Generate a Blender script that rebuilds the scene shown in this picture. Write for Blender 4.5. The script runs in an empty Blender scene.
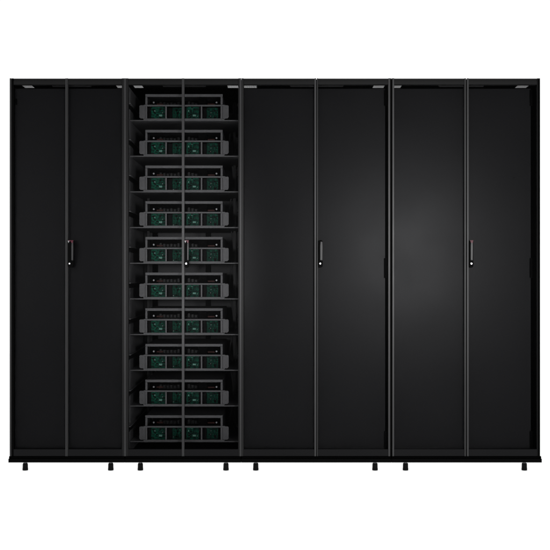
import bpy, bmesh, math, random
from mathutils import Vector, Matrix
random.seed(7)
scene = bpy.context.scene
COL = scene.collection
D = 6.0            # camera distance to the front plane of the cabinets (m)
S = 190.0          # photo pixels per metre on that plane
def X(px, t=0.0): return (px - 275.0) / S * (1 + t / D)
def Z(py, t=0.0): return (196.0 - (py - 275.0) * (1 + t / D)) / S + 0.0

# ------------------------------------------------------------------ materials
def mat(name, base, rough=0.5, spec=0.5, metal=0.0, noise=0.0, nscale=40.0, bump=0.0, bscale=600.0):
    m = bpy.data.materials.new(name); m.use_nodes = True
    nt = m.node_tree; b = nt.nodes['Principled BSDF']
    if not isinstance(base, (tuple, list)): base = (base, base, base * 1.03)
    b.inputs['Base Color'].default_value = (*base, 1)
    b.inputs['Roughness'].default_value = rough
    b.inputs['Specular IOR Level'].default_value = spec
    b.inputs['Metallic'].default_value = metal
    tc = nt.nodes.new('ShaderNodeTexCoord')
    if noise:
        n = nt.nodes.new('ShaderNodeTexNoise'); n.inputs['Scale'].default_value = nscale; n.inputs['Detail'].default_value = 5
        nt.links.new(tc.outputs['Object'], n.inputs['Vector'])
        r = nt.nodes.new('ShaderNodeMapRange'); r.inputs['To Min'].default_value = 1 - noise; r.inputs['To Max'].default_value = 1 + noise
        r.inputs['From Min'].default_value = .25; r.inputs['From Max'].default_value = .75
        nt.links.new(n.outputs['Fac'], r.inputs['Value'])
        x = nt.nodes.new('ShaderNodeVectorMath'); x.operation = 'SCALE'; x.inputs[0].default_value = base
        nt.links.new(r.outputs['Result'], x.inputs['Scale']); nt.links.new(x.outputs[0], b.inputs['Base Color'])
        rr = nt.nodes.new('ShaderNodeMapRange'); rr.inputs['To Min'].default_value = max(.02, rough - .05); rr.inputs['To Max'].default_value = rough + .05
        nt.links.new(n.outputs['Fac'], rr.inputs['Value']); nt.links.new(rr.outputs['Result'], b.inputs['Roughness'])
    if bump:
        n2 = nt.nodes.new('ShaderNodeTexNoise'); n2.inputs['Scale'].default_value = bscale; n2.inputs['Detail'].default_value = 2
        nt.links.new(tc.outputs['Object'], n2.inputs['Vector'])
        bp = nt.nodes.new('ShaderNodeBump'); bp.inputs['Strength'].default_value = bump; bp.inputs['Distance'].default_value = .0005
        nt.links.new(n2.outputs['Fac'], bp.inputs['Height']); nt.links.new(bp.outputs['Normal'], b.inputs['Normal'])
    return m
M = {}
M['panel'] = mat('blank_panel_paint', (.0074, .0074, .0081), .295, .068, noise=.06, nscale=3, bump=.08)
M['blk']   = mat('black_paint', .0012, .5, .03, noise=.1, nscale=8)
M['void']  = mat('matt_black_interior', .0012, .8, .02)
M['dark']  = mat('dark_frame_paint', .0090, .4, .10, noise=.08, nscale=6, bump=.05)
M['mid']   = mat('charcoal_frame_paint', .018, .38, .22, noise=.08, nscale=6, bump=.05)
M['edge_highlight']  = mat('door_edge_highlight', .035, .36, .25, noise=.06, nscale=9, bump=.05)  # lighter than the frame: edge highlight painted into the door stile colour
M['wall']  = mat('cabinet_lining', .11, .5, .2, noise=.12, nscale=5)
M['rear'] = mat('rear_lining', .058, .6, .2, noise=.1, nscale=5)
M['shelf'] = mat('shelf_steel', .06, .45, .3, noise=.12, nscale=12)
M['chassis'] = mat('module_chassis_steel', .05, .42, .4, noise=.1, nscale=14)
M['bezel'] = mat('module_bezel_steel', .068, .45, .2, noise=.08, nscale=20, bump=.05)
M['chrome'] = mat('lock_chrome', .9, .22, .5, metal=1.0)
M['screw'] = mat('zinc_screw', .16, .4, .4, metal=.3)
M['copper'] = mat('copper_terminal', (.030, .007, .005), .5, .1)
M['chip'] = mat('black_chip', .002, .5, .04)
M['conn'] = mat('pale_green_connector', (.09, .20, .16), .5, .1)
M['red'] = mat('red_badge', (.085, .006, .018), .4, .3)
M['badge'] = mat('pale_badge', .28, .4, .4)
M['lever'] = mat('handle_lever_grey', .03, .35, .3)
M['under'] = mat('shelf_sheet', .11, .5, .2, noise=.12, nscale=12)
M['rail'] = mat('side_rail_steel', .12, .4, .4, noise=.1, nscale=10)
M['cap'] = mat('capacitor_sleeve', .0035, .4, .1)
M['cable'] = mat('black_cable', .006, .5, .3)
M['foot'] = mat('foot_rubber', .002, .5, .1)
M['bolt'] = mat('foot_bolt_steel', .22, .35, .5, metal=.5)
M['brush'] = mat('vent_brush_nylon', .18, .6, .3)

def pcb_mat():
    m = bpy.data.materials.new('green_circuit_board'); m.use_nodes = True
    nt = m.node_tree; b = nt.nodes['Principled BSDF']
    tc = nt.nodes.new('ShaderNodeTexCoord')
    v = nt.nodes.new('ShaderNodeTexVoronoi'); v.distance = 'CHEBYCHEV'; v.inputs['Scale'].default_value = 150
    nt.links.new(tc.outputs['Object'], v.inputs['Vector'])
    n = nt.nodes.new('ShaderNodeTexNoise'); n.inputs['Scale'].default_value = 12; n.inputs['Detail'].default_value = 4
    nt.links.new(tc.outputs['Object'], n.inputs['Vector'])
    a = nt.nodes.new('ShaderNodeMath'); a.operation = 'MULTIPLY'
    nt.links.new(v.outputs['Color'], a.inputs[0]); nt.links.new(n.outputs['Fac'], a.inputs[1])
    r = nt.nodes.new('ShaderNodeValToRGB')
    r.color_ramp.elements[0].position = .16; r.color_ramp.elements[0].color = (.0, .012, .008, 1)
    r.color_ramp.elements[1].position = .60; r.color_ramp.elements[1].color = (.0003, .10, .055, 1)
    nt.links.new(a.outputs[0], r.inputs['Fac']); nt.links.new(r.outputs['Color'], b.inputs['Base Color'])
    b.inputs['Roughness'].default_value = .5; b.inputs['Specular IOR Level'].default_value = .06
    return m
M['pcb'] = pcb_mat()

def glass_mat():
    m = bpy.data.materials.new('tinted_door_glass'); m.use_nodes = True
    nt = m.node_tree
    for n in list(nt.nodes): nt.nodes.remove(n)
    o = nt.nodes.new('ShaderNodeOutputMaterial'); mx = nt.nodes.new('ShaderNodeMixShader')
    t = nt.nodes.new('ShaderNodeBsdfTransparent'); t.inputs['Color'].default_value = (.90, .90, .905, 1)
    g = nt.nodes.new('ShaderNodeBsdfGlossy'); g.inputs['Roughness'].default_value = .385; g.inputs['Color'].default_value = (.97, .98, 1, 1)
    mx.inputs['Fac'].default_value = .0004
    nt.links.new(t.outputs[0], mx.inputs[1]); nt.links.new(g.outputs[0], mx.inputs[2]); nt.links.new(mx.outputs[0], o.inputs['Surface'])
    return m
M['glass'] = glass_mat()

def floor_mat():   # white floor; translucency and underlight added to keep it free of shadow
    m = bpy.data.materials.new('backlit_shadowless_white'); m.use_nodes = True
    nt = m.node_tree
    for n in list(nt.nodes): nt.nodes.remove(n)
    o = nt.nodes.new('ShaderNodeOutputMaterial')
    t = nt.nodes.new('ShaderNodeBsdfTranslucent'); t.inputs['Color'].default_value = (.96, .96, .96, 1)
    nt.links.new(t.outputs[0], o.inputs['Surface'])
    return m
M['floor'] = floor_mat()

# ------------------------------------------------------------------ mesh helper
class MB:
    def __init__(self): self.bm = bmesh.new(); self.mats = []
    def mi(self, key):
        if key not in self.mats: self.mats.append(key)
        return self.mats.index(key)
    def box(self, x0, x1, y0, y1, z0, z1, key):
        if x0 > x1: x0, x1 = x1, x0
        if z0 > z1: z0, z1 = z1, z0
        i = self.mi(key)
        v = [self.bm.verts.new(p) for p in ((x0,y0,z0),(x1,y0,z0),(x1,y1,z0),(x0,y1,z0),(x0,y0,z1),(x1,y0,z1),(x1,y1,z1),(x0,y1,z1))]
        for f in ((0,3,2,1),(4,5,6,7),(0,1,5,4),(1,2,6,5),(2,3,7,6),(3,0,4,7)):
            self.bm.faces.new([v[k] for k in f]).material_index = i
        return self
    def prism(self, pts, y0, y1, key):       # polygon in XZ, extruded in Y
        i = self.mi(key)
        a = [self.bm.verts.new((p[0], y0, p[1])) for p in pts]; b = [self.bm.verts.new((p[0], y1, p[1])) for p in pts]
        n = len(pts); fs = [self.bm.faces.new(a), self.bm.faces.new(b[::-1])]
        for k in range(n): fs.append(self.bm.faces.new((a[k], b[k], b[(k+1) % n], a[(k+1) % n])))
        for f in fs: f.material_index = i
        return self
    def cyl(self, c, r0, r1, h, axis, key, seg=24):   # from c along axis, radii r0 -> r1
        i = self.mi(key); ax = Vector(axis).normalized()
        u = ax.orthogonal().normalized(); w = ax.cross(u); c = Vector(c)
        a = []; b = []
        for k in range(seg):
            t = 2*math.pi*k/seg; d = u*math.cos(t) + w*math.sin(t)
            a.append(self.bm.verts.new(c + d*r0)); b.append(self.bm.verts.new(c + ax*h + d*r1))
        fs = [self.bm.faces.new(a[::-1]), self.bm.faces.new(b)]
        for k in range(seg): fs.append(self.bm.faces.new((a[k], a[(k+1) % seg], b[(k+1) % seg], b[k])))
        for f in fs: f.material_index = i
        return self
    def tube(self, pts, r, key, seg=8):
        i = self.mi(key); rings = []
        pts = [Vector(p) for p in pts]
        for k, p in enumerate(pts):
            d = (pts[min(k+1, len(pts)-1)] - pts[max(k-1, 0)]).normalized()
            u = d.cross(Vector((0.02, 1, 0.01))).normalized(); w = d.cross(u)
            rings.append([self.bm.verts.new(p + (u*math.cos(2*math.pi*q/seg) + w*math.sin(2*math.pi*q/seg))*r) for q in range(seg)])
        for a, b in zip(rings, rings[1:]):
            for q in range(seg): self.bm.faces.new((a[q], a[(q+1) % seg], b[(q+1) % seg], b[q])).material_index = i
        return self
    def build(self, name, parent=None, bevel=0.0, origin=None):
        bmesh.ops.recalc_face_normals(self.bm, faces=self.bm.faces)
        me = bpy.data.meshes.new(name); 
        if origin is not None: bmesh.ops.translate(self.bm, verts=self.bm.verts, vec=-Vector(origin))
        self.bm.to_mesh(me); self.bm.free()
        for k in self.mats: me.materials.append(M[k])
        o = bpy.data.objects.new(name, me); COL.objects.link(o)
        if origin is not None: o.location = origin
        if parent is not None: o.parent = parent
        if bevel:
            b = o.modifiers.new('bevel', 'BEVEL'); b.width = bevel; b.segments = 2; b.limit_method = 'ANGLE'; b.angle_limit = math.radians(40)
        return o
def empty(name, loc, label, cat, group=None):
    o = bpy.data.objects.new(name, None); COL.objects.link(o); o.location = loc
    o['label'] = label; o['category'] = cat
    if group: o['group'] = group
    return o
class Local:      # child parented to an empty: keep world coordinates while building
    pass

DEPTH = 1.07
TOP, CEIL, DRAIL, BASE0, BASE1 = Z(78.3), Z(84.6), Z(450), Z(456.3), Z(462.6)

# ------------------------------------------------------------------ cabinets
def cabinet(x0, x1, seam, left, right, vents, feet, label, kind, lip, red, right_hinges, panel, basex, hnd):
    W0, W1 = X(x0), X(x1); cx = (W0 + W1) / 2
    root = empty('server_cabinet', (cx, 0, 0), label, 'cabinet', 'black cabinets standing side by side in one row')
    def P(mb, name, bevel=0.0, parent=root, label=None):
        # shift world coords into the root's frame
        bmesh.ops.translate(mb.bm, verts=mb.bm.verts, vec=Vector((-cx, 0, 0)))
        o = mb.build(name, parent, bevel)
        if label: o['label'] = label
        return o
    e = .0006
    th = .0125
    # side panels, rear, roof, floor pan
    P(MB().box(W0+e, W0+th, .030, DEPTH, BASE0+e, CEIL-e, 'wall' if kind == 'modules' else 'blk'), 'side_panel', .001)
    P(MB().box(W1-th, W1-e, .030, DEPTH, BASE0+e, CEIL-e, 'wall' if kind == 'modules' else 'blk'), 'side_panel', .001)
    P(MB().box(W0+th+e, W1-th-e, DEPTH-.012, DEPTH, BASE0+.003, CEIL-e, 'rear'), 'rear_panel')
    P(MB().box(W0+th+e, W1-th-e, .032, DEPTH-.013, BASE0+.0005, BASE0+.003, 'dark'), 'floor_pan')
    # roof sheet with two cable openings
    (a0, a1), (b0, b1) = [(max(X(p), W0+.004), min(X(q), W1-.004)) for p, q in vents]
    y0, y1 = .034, .120
    rf = MB()
    zr0, zr1 = CEIL, CEIL+.0025
    rf.box(W0+e, W1-e, .030, y0, zr0, zr1, 'void')
    rf.box(W0+e, W1-e, y1, DEPTH, zr0, zr1, 'void')
    for p, q in ((W0+e, a0), (a1, b0), (b1, W1-e)): rf.box(p, q, y0, y1, zr0, zr1, 'void')
    # rim of the roof
    rf.box(W0+e, W0+.006, .030, DEPTH, zr1, TOP-.002, 'blk'); rf.box(W1-.006, W1-e, .030, DEPTH, zr1, TOP-.002, 'blk')
    roof = P(rf, 'roof')
    for p, q in ((a0, a1), (b0, b1)):
        br = MB(); n = int((q-p)/.0040)
        for k in range(n):
            xx = p + (k+.5)*(q-p)/n
            yb = y0 + (y1-y0)*random.uniform(.93, 1.0)
            br.box(xx-.00155, xx+.00155, y0+.001, yb, zr0+.0015, zr0+.0018, 'brush')
        br.box(p, q, (y0+y1)/2-.002, (y0+y1)/2+.002, zr0+.0019, zr0+.0024, 'brush')
        P(br, 'cable_opening', parent=roof)
    # front header behind the doors with a dropped lip in the middle
    hd = MB().box(W0+e, W1-e, .0262, .0295, CEIL-.0005, TOP-.0015, 'dark')
    l0, l1 = X(lip[0]), X(lip[1])
    hd.prism([(l0-.006, CEIL-.0007), (l1+.006, CEIL-.0007), (l1, CEIL-.008), (l0, CEIL-.008)], .0262, .0295, 'dark')
    P(hd, 'header')
    # plinth
    bs = MB()
    bs.box(X(basex[0]), X(basex[1]), -.006, DEPTH+.004, BASE1+.001, BASE0-.0125, 'blk')
    bs.box(X(basex[0])+.002, X(basex[1])-.002, -.001, DEPTH, BASE0-.0123, BASE0-e, 'void')
    P(bs, 'plinth', .0012)
    # levelling feet, front and rear
    for fx in feet:
        for fy in (.024, DEPTH-.06):
            f = MB(); c = X(fx, .024)
            f.cyl((c, fy, .0385), .0085, .0085, BASE1-.0385+.0005, (0,0,1), 'bolt', 20)
            f.cyl((c, fy, .0330), .0135, .0135, .0053, (0,0,1), 'foot', 6)
            f.cyl((c, fy, .0125), .0142, .0138, .0203, (0,0,1), 'foot', 28)
            f.cyl((c, fy, .0), .0150, .0148, .0123, (0,0,1), 'foot', 28)
            P(f, 'levelling_foot', .0006)
    # blank panel recessed behind the doors
    if kind == 'blank':
        tp = .0305
        wi0, wi1 = W0 + th + .0008, W1 - th - .0008
        p0, p1 = max(wi0, X(panel[0], tp)), min(wi1, X(panel[1], tp))
        pb = MB().box(p0, p1, tp, tp+.018, DRAIL-.004, Z(88.6, tp), 'panel')
        bp = P(pb, 'blank_panel', .0015)
        # slim carrier strips behind the panel that hold it to the cabinet floor and side
        P(MB().box(wi0+.02, wi0+.05, tp+.0185, tp+.03, BASE0+.0035, Z(92, tp), 'void').box(wi0+.0501, p1-.02, tp+.0185, tp+.03, BASE0+.0035, BASE0+.03, 'void'), 'panel_carrier')
        hz = [(Z(88.9), Z(105)), (Z(258), Z(278)), (Z(432), Z(449))] if right_hinges else [(Z(98), Z(104))]
        for za, zb in hz:
            if right_hinges:
                h = MB().box(p1-.0075, p1+.008, tp-.0040, tp-.0005, zb, za, 'void')
                h.cyl((p1+.0045, tp+.004, zb+.004), .004, .004, (za-zb)-.008, (0,0,1), 'void', 16)
            else:
                h = MB().box(p0+.006, p0+.016, tp-.0040, tp-.0005, zb, za, 'void')
            P(h, 'hinge', .001, parent=bp)
    # doors
    s0, s1 = seam
    for side in (0, 1):
        fr = MB()
        stile = left if side == 0 else right
        cen = s0 if side == 0 else s1
        for (p, q, k) in stile:
            pro = -.003 if k == 'edge_highlight' else (-.0015 if k == 'mid' else 0.0)
            fr.box(X(p), X(q), pro, .025, BASE0+.001, TOP, k)
        (c0, c1, ck) = cen
        fr.box(X(c0), X(c1), -.003, .025, BASE0+.001, TOP-.0003, ck)
        if side == 0: r0, r1 = X(stile[-1][1])+.0003, X(c0)-.0003
        else: r0, r1 = X(c1)+.0003, X(stile[0][0])-.0003
        fr.box(r0, r1, .0, .024, CEIL, TOP-.0135, 'dark')        # top rail, stepped
        fr.box(r0, r1, .004, .024, TOP-.0132, TOP-.0005, 'dark')
        fr.box(r0, r1, .0, .024, BASE0+.0012, DRAIL+.004, 'panel')      # bottom rail
        door = P(fr, 'door', .0008)
        P(MB().box(r0, r1, .010, .014, DRAIL+.0065, CEIL-.0006, 'glass'), 'glass_pane', parent=door)
        for hz in (Z(120), Z(415)):
            hx = X(stile[0][0])+.003 if side == 0 else X(stile[-1][1])-.003
            P(MB().cyl((hx, .0268, hz-.03), .0016, .0016, .06, (0,0,1), 'blk', 12), 'hinge', parent=door)
        if side == 1:
            hx = s1[1] + .15           # handle sits right of the seam
            w, la, lb_ = hnd
            h0, h1 = X(hx), X(hx + w)
            zt, zb = Z(240.2), Z(267.6)
            body = MB()
            cxh = (h0+h1)/2; rr = (h1-h0)/2; pts = []
            for k in range(9): t = math.pi*k/8; pts.append((cxh + rr*math.cos(t), zt - rr*.6 + rr*.6*math.sin(t)))
            for k in range(9): t = math.pi + math.pi*k/8; pts.append((cxh + rr*math.cos(t), zb + rr*.8 + rr*.8*math.sin(t)))
            body.prism(pts, -.016, .003, 'blk')
            P(body, 'handle', .002, parent=door)
            lv = MB()
            lx0, lx1 = X(hx + la), X(hx + lb_)
            lv.prism([(lx0, Z(260.2)), (lx1, Z(260.6)), (lx1+.001, Z(247)), (lx1, Z(241.8)), (lx0+.002, Z(241.6)), (lx0, Z(246))], -.030, -.0165, 'lever')
            P(lv, 'handle_lever', .002, parent=door)
            lk = MB().cyl((X(hx + 2.0), -.0162, Z(263.6)), .0048, .0042, .006, (0,-1,0), 'chrome', 24)
            lk.box(X(hx+2.0)-.0006, X(hx+2.0)+.0006, -.0228, -.0221, Z(263.6)-.0022, Z(263.6)+.0022, 'chip')
            P(lk, 'lock_cylinder', parent=door)
            if red:
                bd = MB()
                bd.box(X(hx+.8), X(hx+w-.2), -.0176, -.0162, Z(241.4), Z(240.6)+.0015, 'red')
                if red == 'full': pass
                else: bd.prism([(X(hx+.5), Z(240.9)), (X(hx+2.3), Z(240.9)), (X(hx+1.3), Z(243.2))], -.0315, -.0302, 'badge')
                bd.box(X(hx+la), X(hx+lb_), -.0322, -.0302, Z(242.9), Z(241.2), 'red')
                P(bd, 'red_marker', parent=door)
    return root, P

c1, P1 = cabinet(9.6, 125.0, ((65.5, 66.6, 'edge_highlight'), (66.8, 68.1, 'mid')),
    [(9.7, 11.5, 'mid'), (11.7, 13.6, 'blk')], [(121.8, 123.9, 'dark'), (123.95, 124.95, 'edge_highlight')],
    ((20, 30.5), (114.5, 123.4)), (25.3, 110.8),
    'narrow black cabinet at the far left end, nothing visible behind its dark doors, red-tipped handle', 'blank', (52, 90), 'mark', False, (14.2, 121.9), (8.6, 124.9), (5.9, 4.0, 5.7))
c2, P2 = cabinet(125.05, 241.2, ((181.9, 183.0, 'edge_highlight'), (183.2, 184.3, 'edge_highlight')),
    [(125.15, 126.1, 'edge_highlight'), (126.15, 128.4, 'dark')], [(238.2, 239.6, 'dark'), (239.65, 241.1, 'edge_highlight')],
    ((132, 141.5), (227, 238.2)), (140.4, 226.0),
    'narrow black cabinet with clear glass doors showing ten shelves of grey and green modules', 'modules', (163, 205), 'mark', False, None, (125.0, 241.15), (4.6, 3.1, 4.5))
c3, P3 = cabinet(241.25, 391.4, ((314.4, 316.2, 'edge_highlight'), (316.9, 318.0, 'mid')),
    [(241.35, 242.5, 'mid'), (242.55, 243.8, 'dark')], [(388.3, 390.1, 'edge_highlight'), (390.15, 391.2, 'blk')],
    ((242.5, 256.5), (374, 385.8)), (255.8, 375.0),
    'wide black cabinet right of the glass-fronted module cabinet, its door handle has no red mark', 'blank', (291, 343), None, True, (240, 385.3), (241.25, 391.35), (4.4, 1.7, 4.2))
c4, P4 = cabinet(391.45, 540.2, ((464.2, 466.0, 'mid'), (466.9, 468.6, 'edge_highlight')),
    [(391.55, 392.3, 'blk'), (392.35, 394.1, 'edge_highlight')], [(537.0, 537.6, 'dark'), (537.65, 540.1, 'blk')],
    ((393.5, 403), (519, 531)), (405.5, 524.3),
    'wide black cabinet at the far right end, small dark red mark on its handle', 'blank', (440, 484), 'full', True, (390, 530.9), (391.45, 541.6), (4.2, .9, 3.2))

# ------------------------------------------------------------------ module cabinet interior
PITCH = 35.68 / S
TM = .090                                   # depth of the module fronts
x0i, x1i = X(125.05)+.0133, X(241.2)-.0133
def rowz(i): return Z(119.9 + 35.68*i, TM) # bottom of module i
for i in range(10):
    zb = rowz(i)
    sh = MB().box(x0i+.001, x1i-.001, TM+.002, .82, zb-.0032, zb-.0012, 'under')
    sh.box(x0i+.001, x1i-.001, TM, TM+.0018, zb-.0058, zb-.0008, 'shelf')
    P2(sh, 'shelf')
for sx in (0, 1):
    for i in range(10):
        zb = rowz(i)
        r = MB()
        if sx == 0:
            r.box(x0i, x0i+.010, .05, .95, zb+.080, zb+.083, 'rail'); r.box(x0i, x0i+.002, .05, .95, zb+.055, zb+.0798, 'dark')
        else:
            r.box(x1i-.010, x1i, .05, .95, zb+.080, zb+.083, 'dark'); r.box(x1i-.002, x1i, .05, .95, zb+.055, zb+.0798, 'dark')
        P2(r, 'side_rail')
for (px, ty, k) in ((154.8, .98, 'void'), (208, 1.0, 'blk')):
    P2(MB().box(X(px-2.4, ty), X(px+2.4, ty), ty, ty+.04, BASE0+.004, CEIL-.002, k), 'rear_post')
# front mounting posts (slotted) just inside the walls, behind the ears
for sx, (a, b) in enumerate(((x0i+.036, x0i+.050), (x1i-.050, x1i-.036))):
    po = MB().box(a, b, .60, .62, BASE0+.004, CEIL-.002, 'dark')
    P2(po, 'mounting_post')

# ------------------------------------------------------------------ module (19 inch open unit)
def build_module():
    zb = 0.0
    def mx(px): return X(px, TM) - X(183.9, TM)
    def mz(py): return (119.7 - py)/S*(1+TM/D)
    root = empty('rack_module', (0, 0, 0), '', 'rack module', 'rack modules stacked on the shelves of the glass-fronted cabinet')
    ft = .0085
    zmid = mz(105.4)
    xl, xr = mx(145.6), mx(222.4)
    # chassis: floor, sides, back
    ch = MB()
    ch.box(xl+.001, xr-.001, .012, .56, .0, .002, 'chassis')
    ch.box(xl, xl+.0018, .012, .56, .0021, mz(94.5), 'chassis'); ch.box(xr-.0018, xr, .012, .56, .0021, mz(94.5), 'chassis')
    ch.box(xl+.002, xr-.002, .55, .559, .0022, mz(94.5), 'void')
    ch.box(xl+.002, xr-.002, .012, .54, mz(95.3), mz(94.6), 'chassis')       # lid
    ch.box(xl+.002, xr-.002, .014, .54, zmid-.001, zmid+.0006, 'void')        # mid deck
    ch.box(xl+.002, xr-.002, .19, .192, zmid+.001, mz(95.4), 'void')
    ch.build('chassis', root, .0004)
    # upper frame
    uf = MB()
    uf.box(mx(145.3), mx(222.7), -.002, .010, mz(96.6), mz(93.9), 'bezel')
    uf.box(mx(145.3), mx(147.4), -.002, .010, mz(104.6), mz(96.62), 'bezel')
    uf.box(mx(220.6), mx(222.7), -.002, .010, mz(104.6), mz(96.62), 'bezel')
    uf.build('upper_frame', root, .0016)
    # lower bezel with bays
    lb = MB()
    lb.box(mx(143.8), mx(225.2), -.004, .009, mz(106.2), mz(104.65), 'bezel')
    lb.prism([(mx(143.2), mz(118.4)), (mx(225.2), mz(118.4)), (mx(224.0), mz(120.0)), (mx(143.8), mz(120.0))], -.004, .009, 'bezel')
    lb.box(mx(145.3), mx(147.2), -.004, .009, mz(118.35), mz(106.25), 'bezel')
    lb.box(mx(220.6), mx(222.7), -.004, .009, mz(118.35), mz(106.25), 'bezel')
    for px in (166.1, 183.6, 201.6):
        lb.box(mx(px-.75), mx(px+.75), -.004, .009, mz(118.35), mz(106.25), 'bezel')
    lb.build('bezel', root, .0008)
    # ears
    e1 = MB().prism([(mx(139.4), mz(105.9)), (mx(140.3), mz(105.1)), (mx(145.1), mz(105.1)), (mx(145.1), mz(118.3)), (mx(140.6), mz(118.3)), (mx(139.4), mz(117.3))], -.003, .008, 'bezel').build('mounting_ear', root, .0008)
    e2 = MB().prism([(mx(222.9), mz(105.1)), (mx(227.9), mz(105.1)), (mx(228.7), mz(105.9)), (mx(228.7), mz(116.9)), (mx(227.4), mz(118.3)), (mx(222.9), mz(118.3))], -.003, .008, 'bezel').build('mounting_ear', root, .0008)
    for e, px in ((e1, 142.4), (e2, 225.6)):
        for pz in (108.2, 115.2):
            MB().cyl((mx(px), -.003, mz(pz)), .0032, .0028, .0016, (0,-1,0), 'chassis', 14).build('screw', e)
    # bays: circuit boards
    rnd = random.Random(3)
    for bi, (b0, b1, g0, g1) in enumerate(((147.4, 165.2, 150.5, 165.0), (167.0, 182.7, 171.5, 182.6), (184.5, 200.7, 186.0, 198.5), (202.5, 220.4, 206.0, 217.5))):
        dpt = .030 if bi in (0, 2) else .060
        bd = MB().box(mx(g0), mx(g1), dpt, dpt+.002, .004, zmid-.003, 'pcb').build('circuit_board', root)
        ws = MB()
        ws.box(mx(b0)+.001, mx(g0)-.001, dpt-.008, dpt+.05, .004, zmid-.006, 'chip')
        ws.box(mx(g1)+.0005, mx(b1)-.0003, dpt-.002, dpt+.05, .004, zmid-.004, 'chip')
        ws.box(mx(b0)+.0005, mx(b1)-.0005, dpt+.052, dpt+.054, .003, zmid-.002, 'void')
        for k in range(12):
            cx = rnd.uniform(mx(g0)+.006, mx(g1)-.006); cz = rnd.uniform(.012, zmid-.012); w = rnd.uniform(.002, .006); h = rnd.uniform(.0015, .004)
            ws.box(cx-w, cx+w, dpt-rnd.uniform(.002, .006), dpt-.0002, cz-h, cz+h, 'chip')
        for k in range(2):
            cx = rnd.uniform(mx(g0)+.004, mx(g1)-.004); cz = rnd.uniform(.010, zmid-.010)
            ws.box(cx-.0012, cx+.0012, dpt-.004, dpt-.0002, cz-.0022, cz+.0022, 'screw')
        ws.build('chip_block', bd, .0003)
        cn = MB()
        if bi in (0, 2):
            pc = 160.2 if bi == 0 else 194.0
            cn.box(mx(pc-1.6), mx(pc+1.6), dpt-.012, dpt-.0003, mz(115.6), mz(113.9), 'conn')
            cn.box(mx(pc-2.8), mx(pc-.3), dpt-.010, dpt-.0003, mz(113.5), mz(112.6), 'pcb')
            cn.box(mx(pc-6.3), mx(pc-5.3), dpt-.008, dpt-.0003, mz(110.8), mz(109.3), 'conn')
            cn.build('connector', bd, .0006)
        for k in range(10):
            pass
    # upper compartment: terminals, black blocks, busbar
    for s, px in ((0, 153.3), (1, 216.3)):
        MB().cyl((mx(px), .030, mz(101.7)), .0052, .0046, .010, (0,-1,0), 'screw', 18).build('terminal_screw', root, .0004)
    MB().box(mx(157.2), mx(179), .070, .12, zmid+.003, zmid+.026, 'chip').box(mx(186), mx(197.5), .070, .12, zmid+.003, zmid+.026, 'chip').build('relay_block', root, .001)
    MB().box(mx(198.2), mx(206.5), .020, .08, zmid+.002, mz(97.6), 'void').build('fan_block', root, .001)
    MB().box(mx(207.2), mx(214.2), .050, .055, mz(103.4), mz(102.0), 'copper').build('busbar', root, .0005)
    MB().box(mx(155.6), mx(162), .055, .060, mz(103.2), mz(101.8), 'copper').build('busbar', root, .0005)
    for k in range(6): MB().box(mx(158.5+3.6*k), mx(160.6+3.6*k), .060, .069, mz(103.6), mz(101.4 - 2.6*rnd.random()), 'cap').build('capacitor', root, .0006)
    for k in range(3): MB().box(mx(187+3.6*k), mx(189.2+3.6*k), .060, .069, mz(103.6), mz(101.4 - 2.6*rnd.random()), 'cap').build('capacitor', root, .0006)
    return root
def copy_tree(o, parent=None):
    c = o.copy(); COL.objects.link(c); c.parent = parent
    for ch in [q for q in o.children]: copy_tree(ch, c)
    return c
ORD = ['topmost grey module with green boards, directly under the cabinet roof openings',
 'second module from the top of the glass-fronted cabinet, grey frame with green boards',
 'third module from the top of the glass-fronted cabinet, grey frame with green boards',
 'fourth module from the top, on the shelf just above the door handle',
 'fifth module from the top, its middle crossed by the door handle',
 'sixth module from the top, on the shelf just below the door handle',
 'fourth module from the bottom of the glass-fronted cabinet, grey frame with green boards',
 'third module from the bottom of the glass-fronted cabinet, dim grey frame with green boards',
 'second module from the bottom of the glass-fronted cabinet, dim grey frame with dark green boards',
 'lowest dim grey module with dark green boards, just above the cabinet floor']
proto = build_module()
for i in range(10):
    o = proto if i == 0 else copy_tree(proto)
    o.location = (X(183.9, TM), TM, rowz(i))
    o['label'] = ORD[i]

# cables looping down the right rear of the module cabinet
for n, (px, t) in enumerate(((231.5, .66), (235.5, .70))):
    pts = []
    for k in range(60):
        f = k/59.0
        z = Z(90, t)*(1-f) + Z(446, t)*f
        pts.append((X(px, t) + .012*math.sin(f*math.pi*10 + n*1.3), t + .01*math.cos(f*math.pi*10), z))
    P2(MB().tube(pts, .0045, 'shelf'), 'power_cable')

# ------------------------------------------------------------------ floor
fl = MB(); i = fl.mi('floor')
vs = [fl.bm.verts.new(p) for p in ((-9, -9, 0), (9, -9, 0), (9, 9, 0), (-9, 9, 0))]
fl.bm.faces.new(vs).material_index = i
f = fl.build('floor'); f['kind'] = 'structure'
for cc in (): pass

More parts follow.
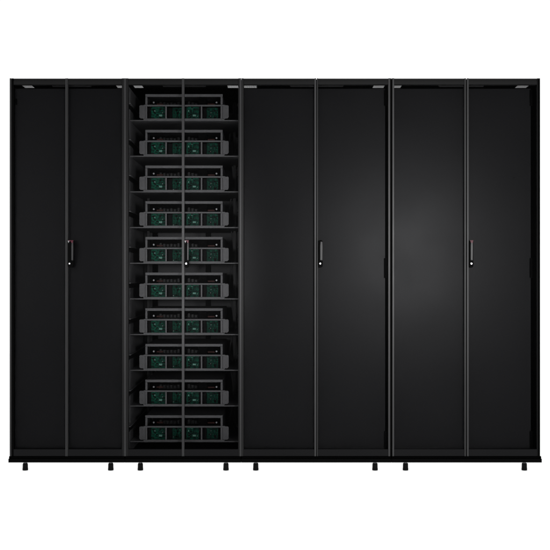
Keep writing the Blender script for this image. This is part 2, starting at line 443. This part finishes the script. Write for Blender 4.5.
# ------------------------------------------------------------------ surround: white behind, white added below to backlight the floor, weak fill in front
w = bpy.data.worlds.new('World'); scene.world = w; w.use_nodes = True
nt = w.node_tree; bg = nt.nodes['Background']
tc = nt.nodes.new('ShaderNodeTexCoord'); sp = nt.nodes.new('ShaderNodeSeparateXYZ')
nt.links.new(tc.outputs['Generated'], sp.inputs[0])
r1 = nt.nodes.new('ShaderNodeMapRange'); r1.inputs['From Min'].default_value = -.05; r1.inputs['From Max'].default_value = .15
nt.links.new(sp.outputs['Y'], r1.inputs['Value'])
r2 = nt.nodes.new('ShaderNodeMapRange'); r2.inputs['From Min'].default_value = .02; r2.inputs['From Max'].default_value = -.02
nt.links.new(sp.outputs['Z'], r2.inputs['Value'])
mxm = nt.nodes.new('ShaderNodeMath'); mxm.operation = 'MAXIMUM'
nt.links.new(r1.outputs['Result'], mxm.inputs[0]); nt.links.new(r2.outputs['Result'], mxm.inputs[1])
r3 = nt.nodes.new('ShaderNodeMapRange'); r3.inputs['To Min'].default_value = .26; r3.inputs['To Max'].default_value = 1.12
nt.links.new(mxm.outputs[0], r3.inputs['Value'])
nt.links.new(r3.outputs['Result'], bg.inputs['Strength']); bg.inputs['Color'].default_value = (1, 1, 1, 1)

def area(name, loc, target, size, power, shape='SQUARE', spread=180):
    l = bpy.data.lights.new(name, 'AREA'); l.energy = power; l.size = size; l.shape = shape; l.spread = math.radians(spread)
    o = bpy.data.objects.new(name, l); COL.objects.link(o); o.location = loc
    o.rotation_euler = (Vector(target) - Vector(loc)).to_track_quat('-Z', 'Y').to_euler()
    return o
def spot_lamp(name, loc, target, power, ang, blend, r):
    l = bpy.data.lights.new(name, 'SPOT'); l.energy = power; l.spot_size = math.radians(ang); l.spot_blend = blend; l.shadow_soft_size = r
    o = bpy.data.objects.new(name, l); COL.objects.link(o); o.location = loc
    o.rotation_euler = (Vector(target) - Vector(loc)).to_track_quat('-Z', 'Y').to_euler()
    return o
ks = spot_lamp('key_lamp', (1.37, -6.15, 1.27), (.60, 0, 1.22), 570, 36, 1.0, .33)
spot_lamp('fill_lamp', (-3.3, -5.4, 1.5), (-1.1, 0, 1.25), 170, 34, 1.0, 1.1)
ks.scale = (1.8, 1.0, 1.0)
ms = spot_lamp('module_spot', (-.52, -5.75, 1.12), (-.48, .1, 1.12), 420, 19, 1.0, .12)
ms.scale = (.45, 1.0, 1.0)

cam = bpy.data.cameras.new('camera'); co = bpy.data.objects.new('camera', cam); COL.objects.link(co)
co.location = (0, -D, 196.0/S); co.rotation_euler = (math.pi/2, 0, 0)
cam.sensor_width = 36; cam.lens = 36*D/(550/S); cam.clip_end = 200; cam.clip_start = .05
scene.camera = co
scene.render.engine = 'CYCLES'
scene.cycles.transparent_max_bounces = 16; scene.cycles.max_bounces = 8
scene.view_settings.view_transform = 'Standard'; scene.view_settings.look = 'None'
scene.view_settings.exposure = 0; scene.view_settings.gamma = 1
scene.render.resolution_x = 1024; scene.render.resolution_y = 1024
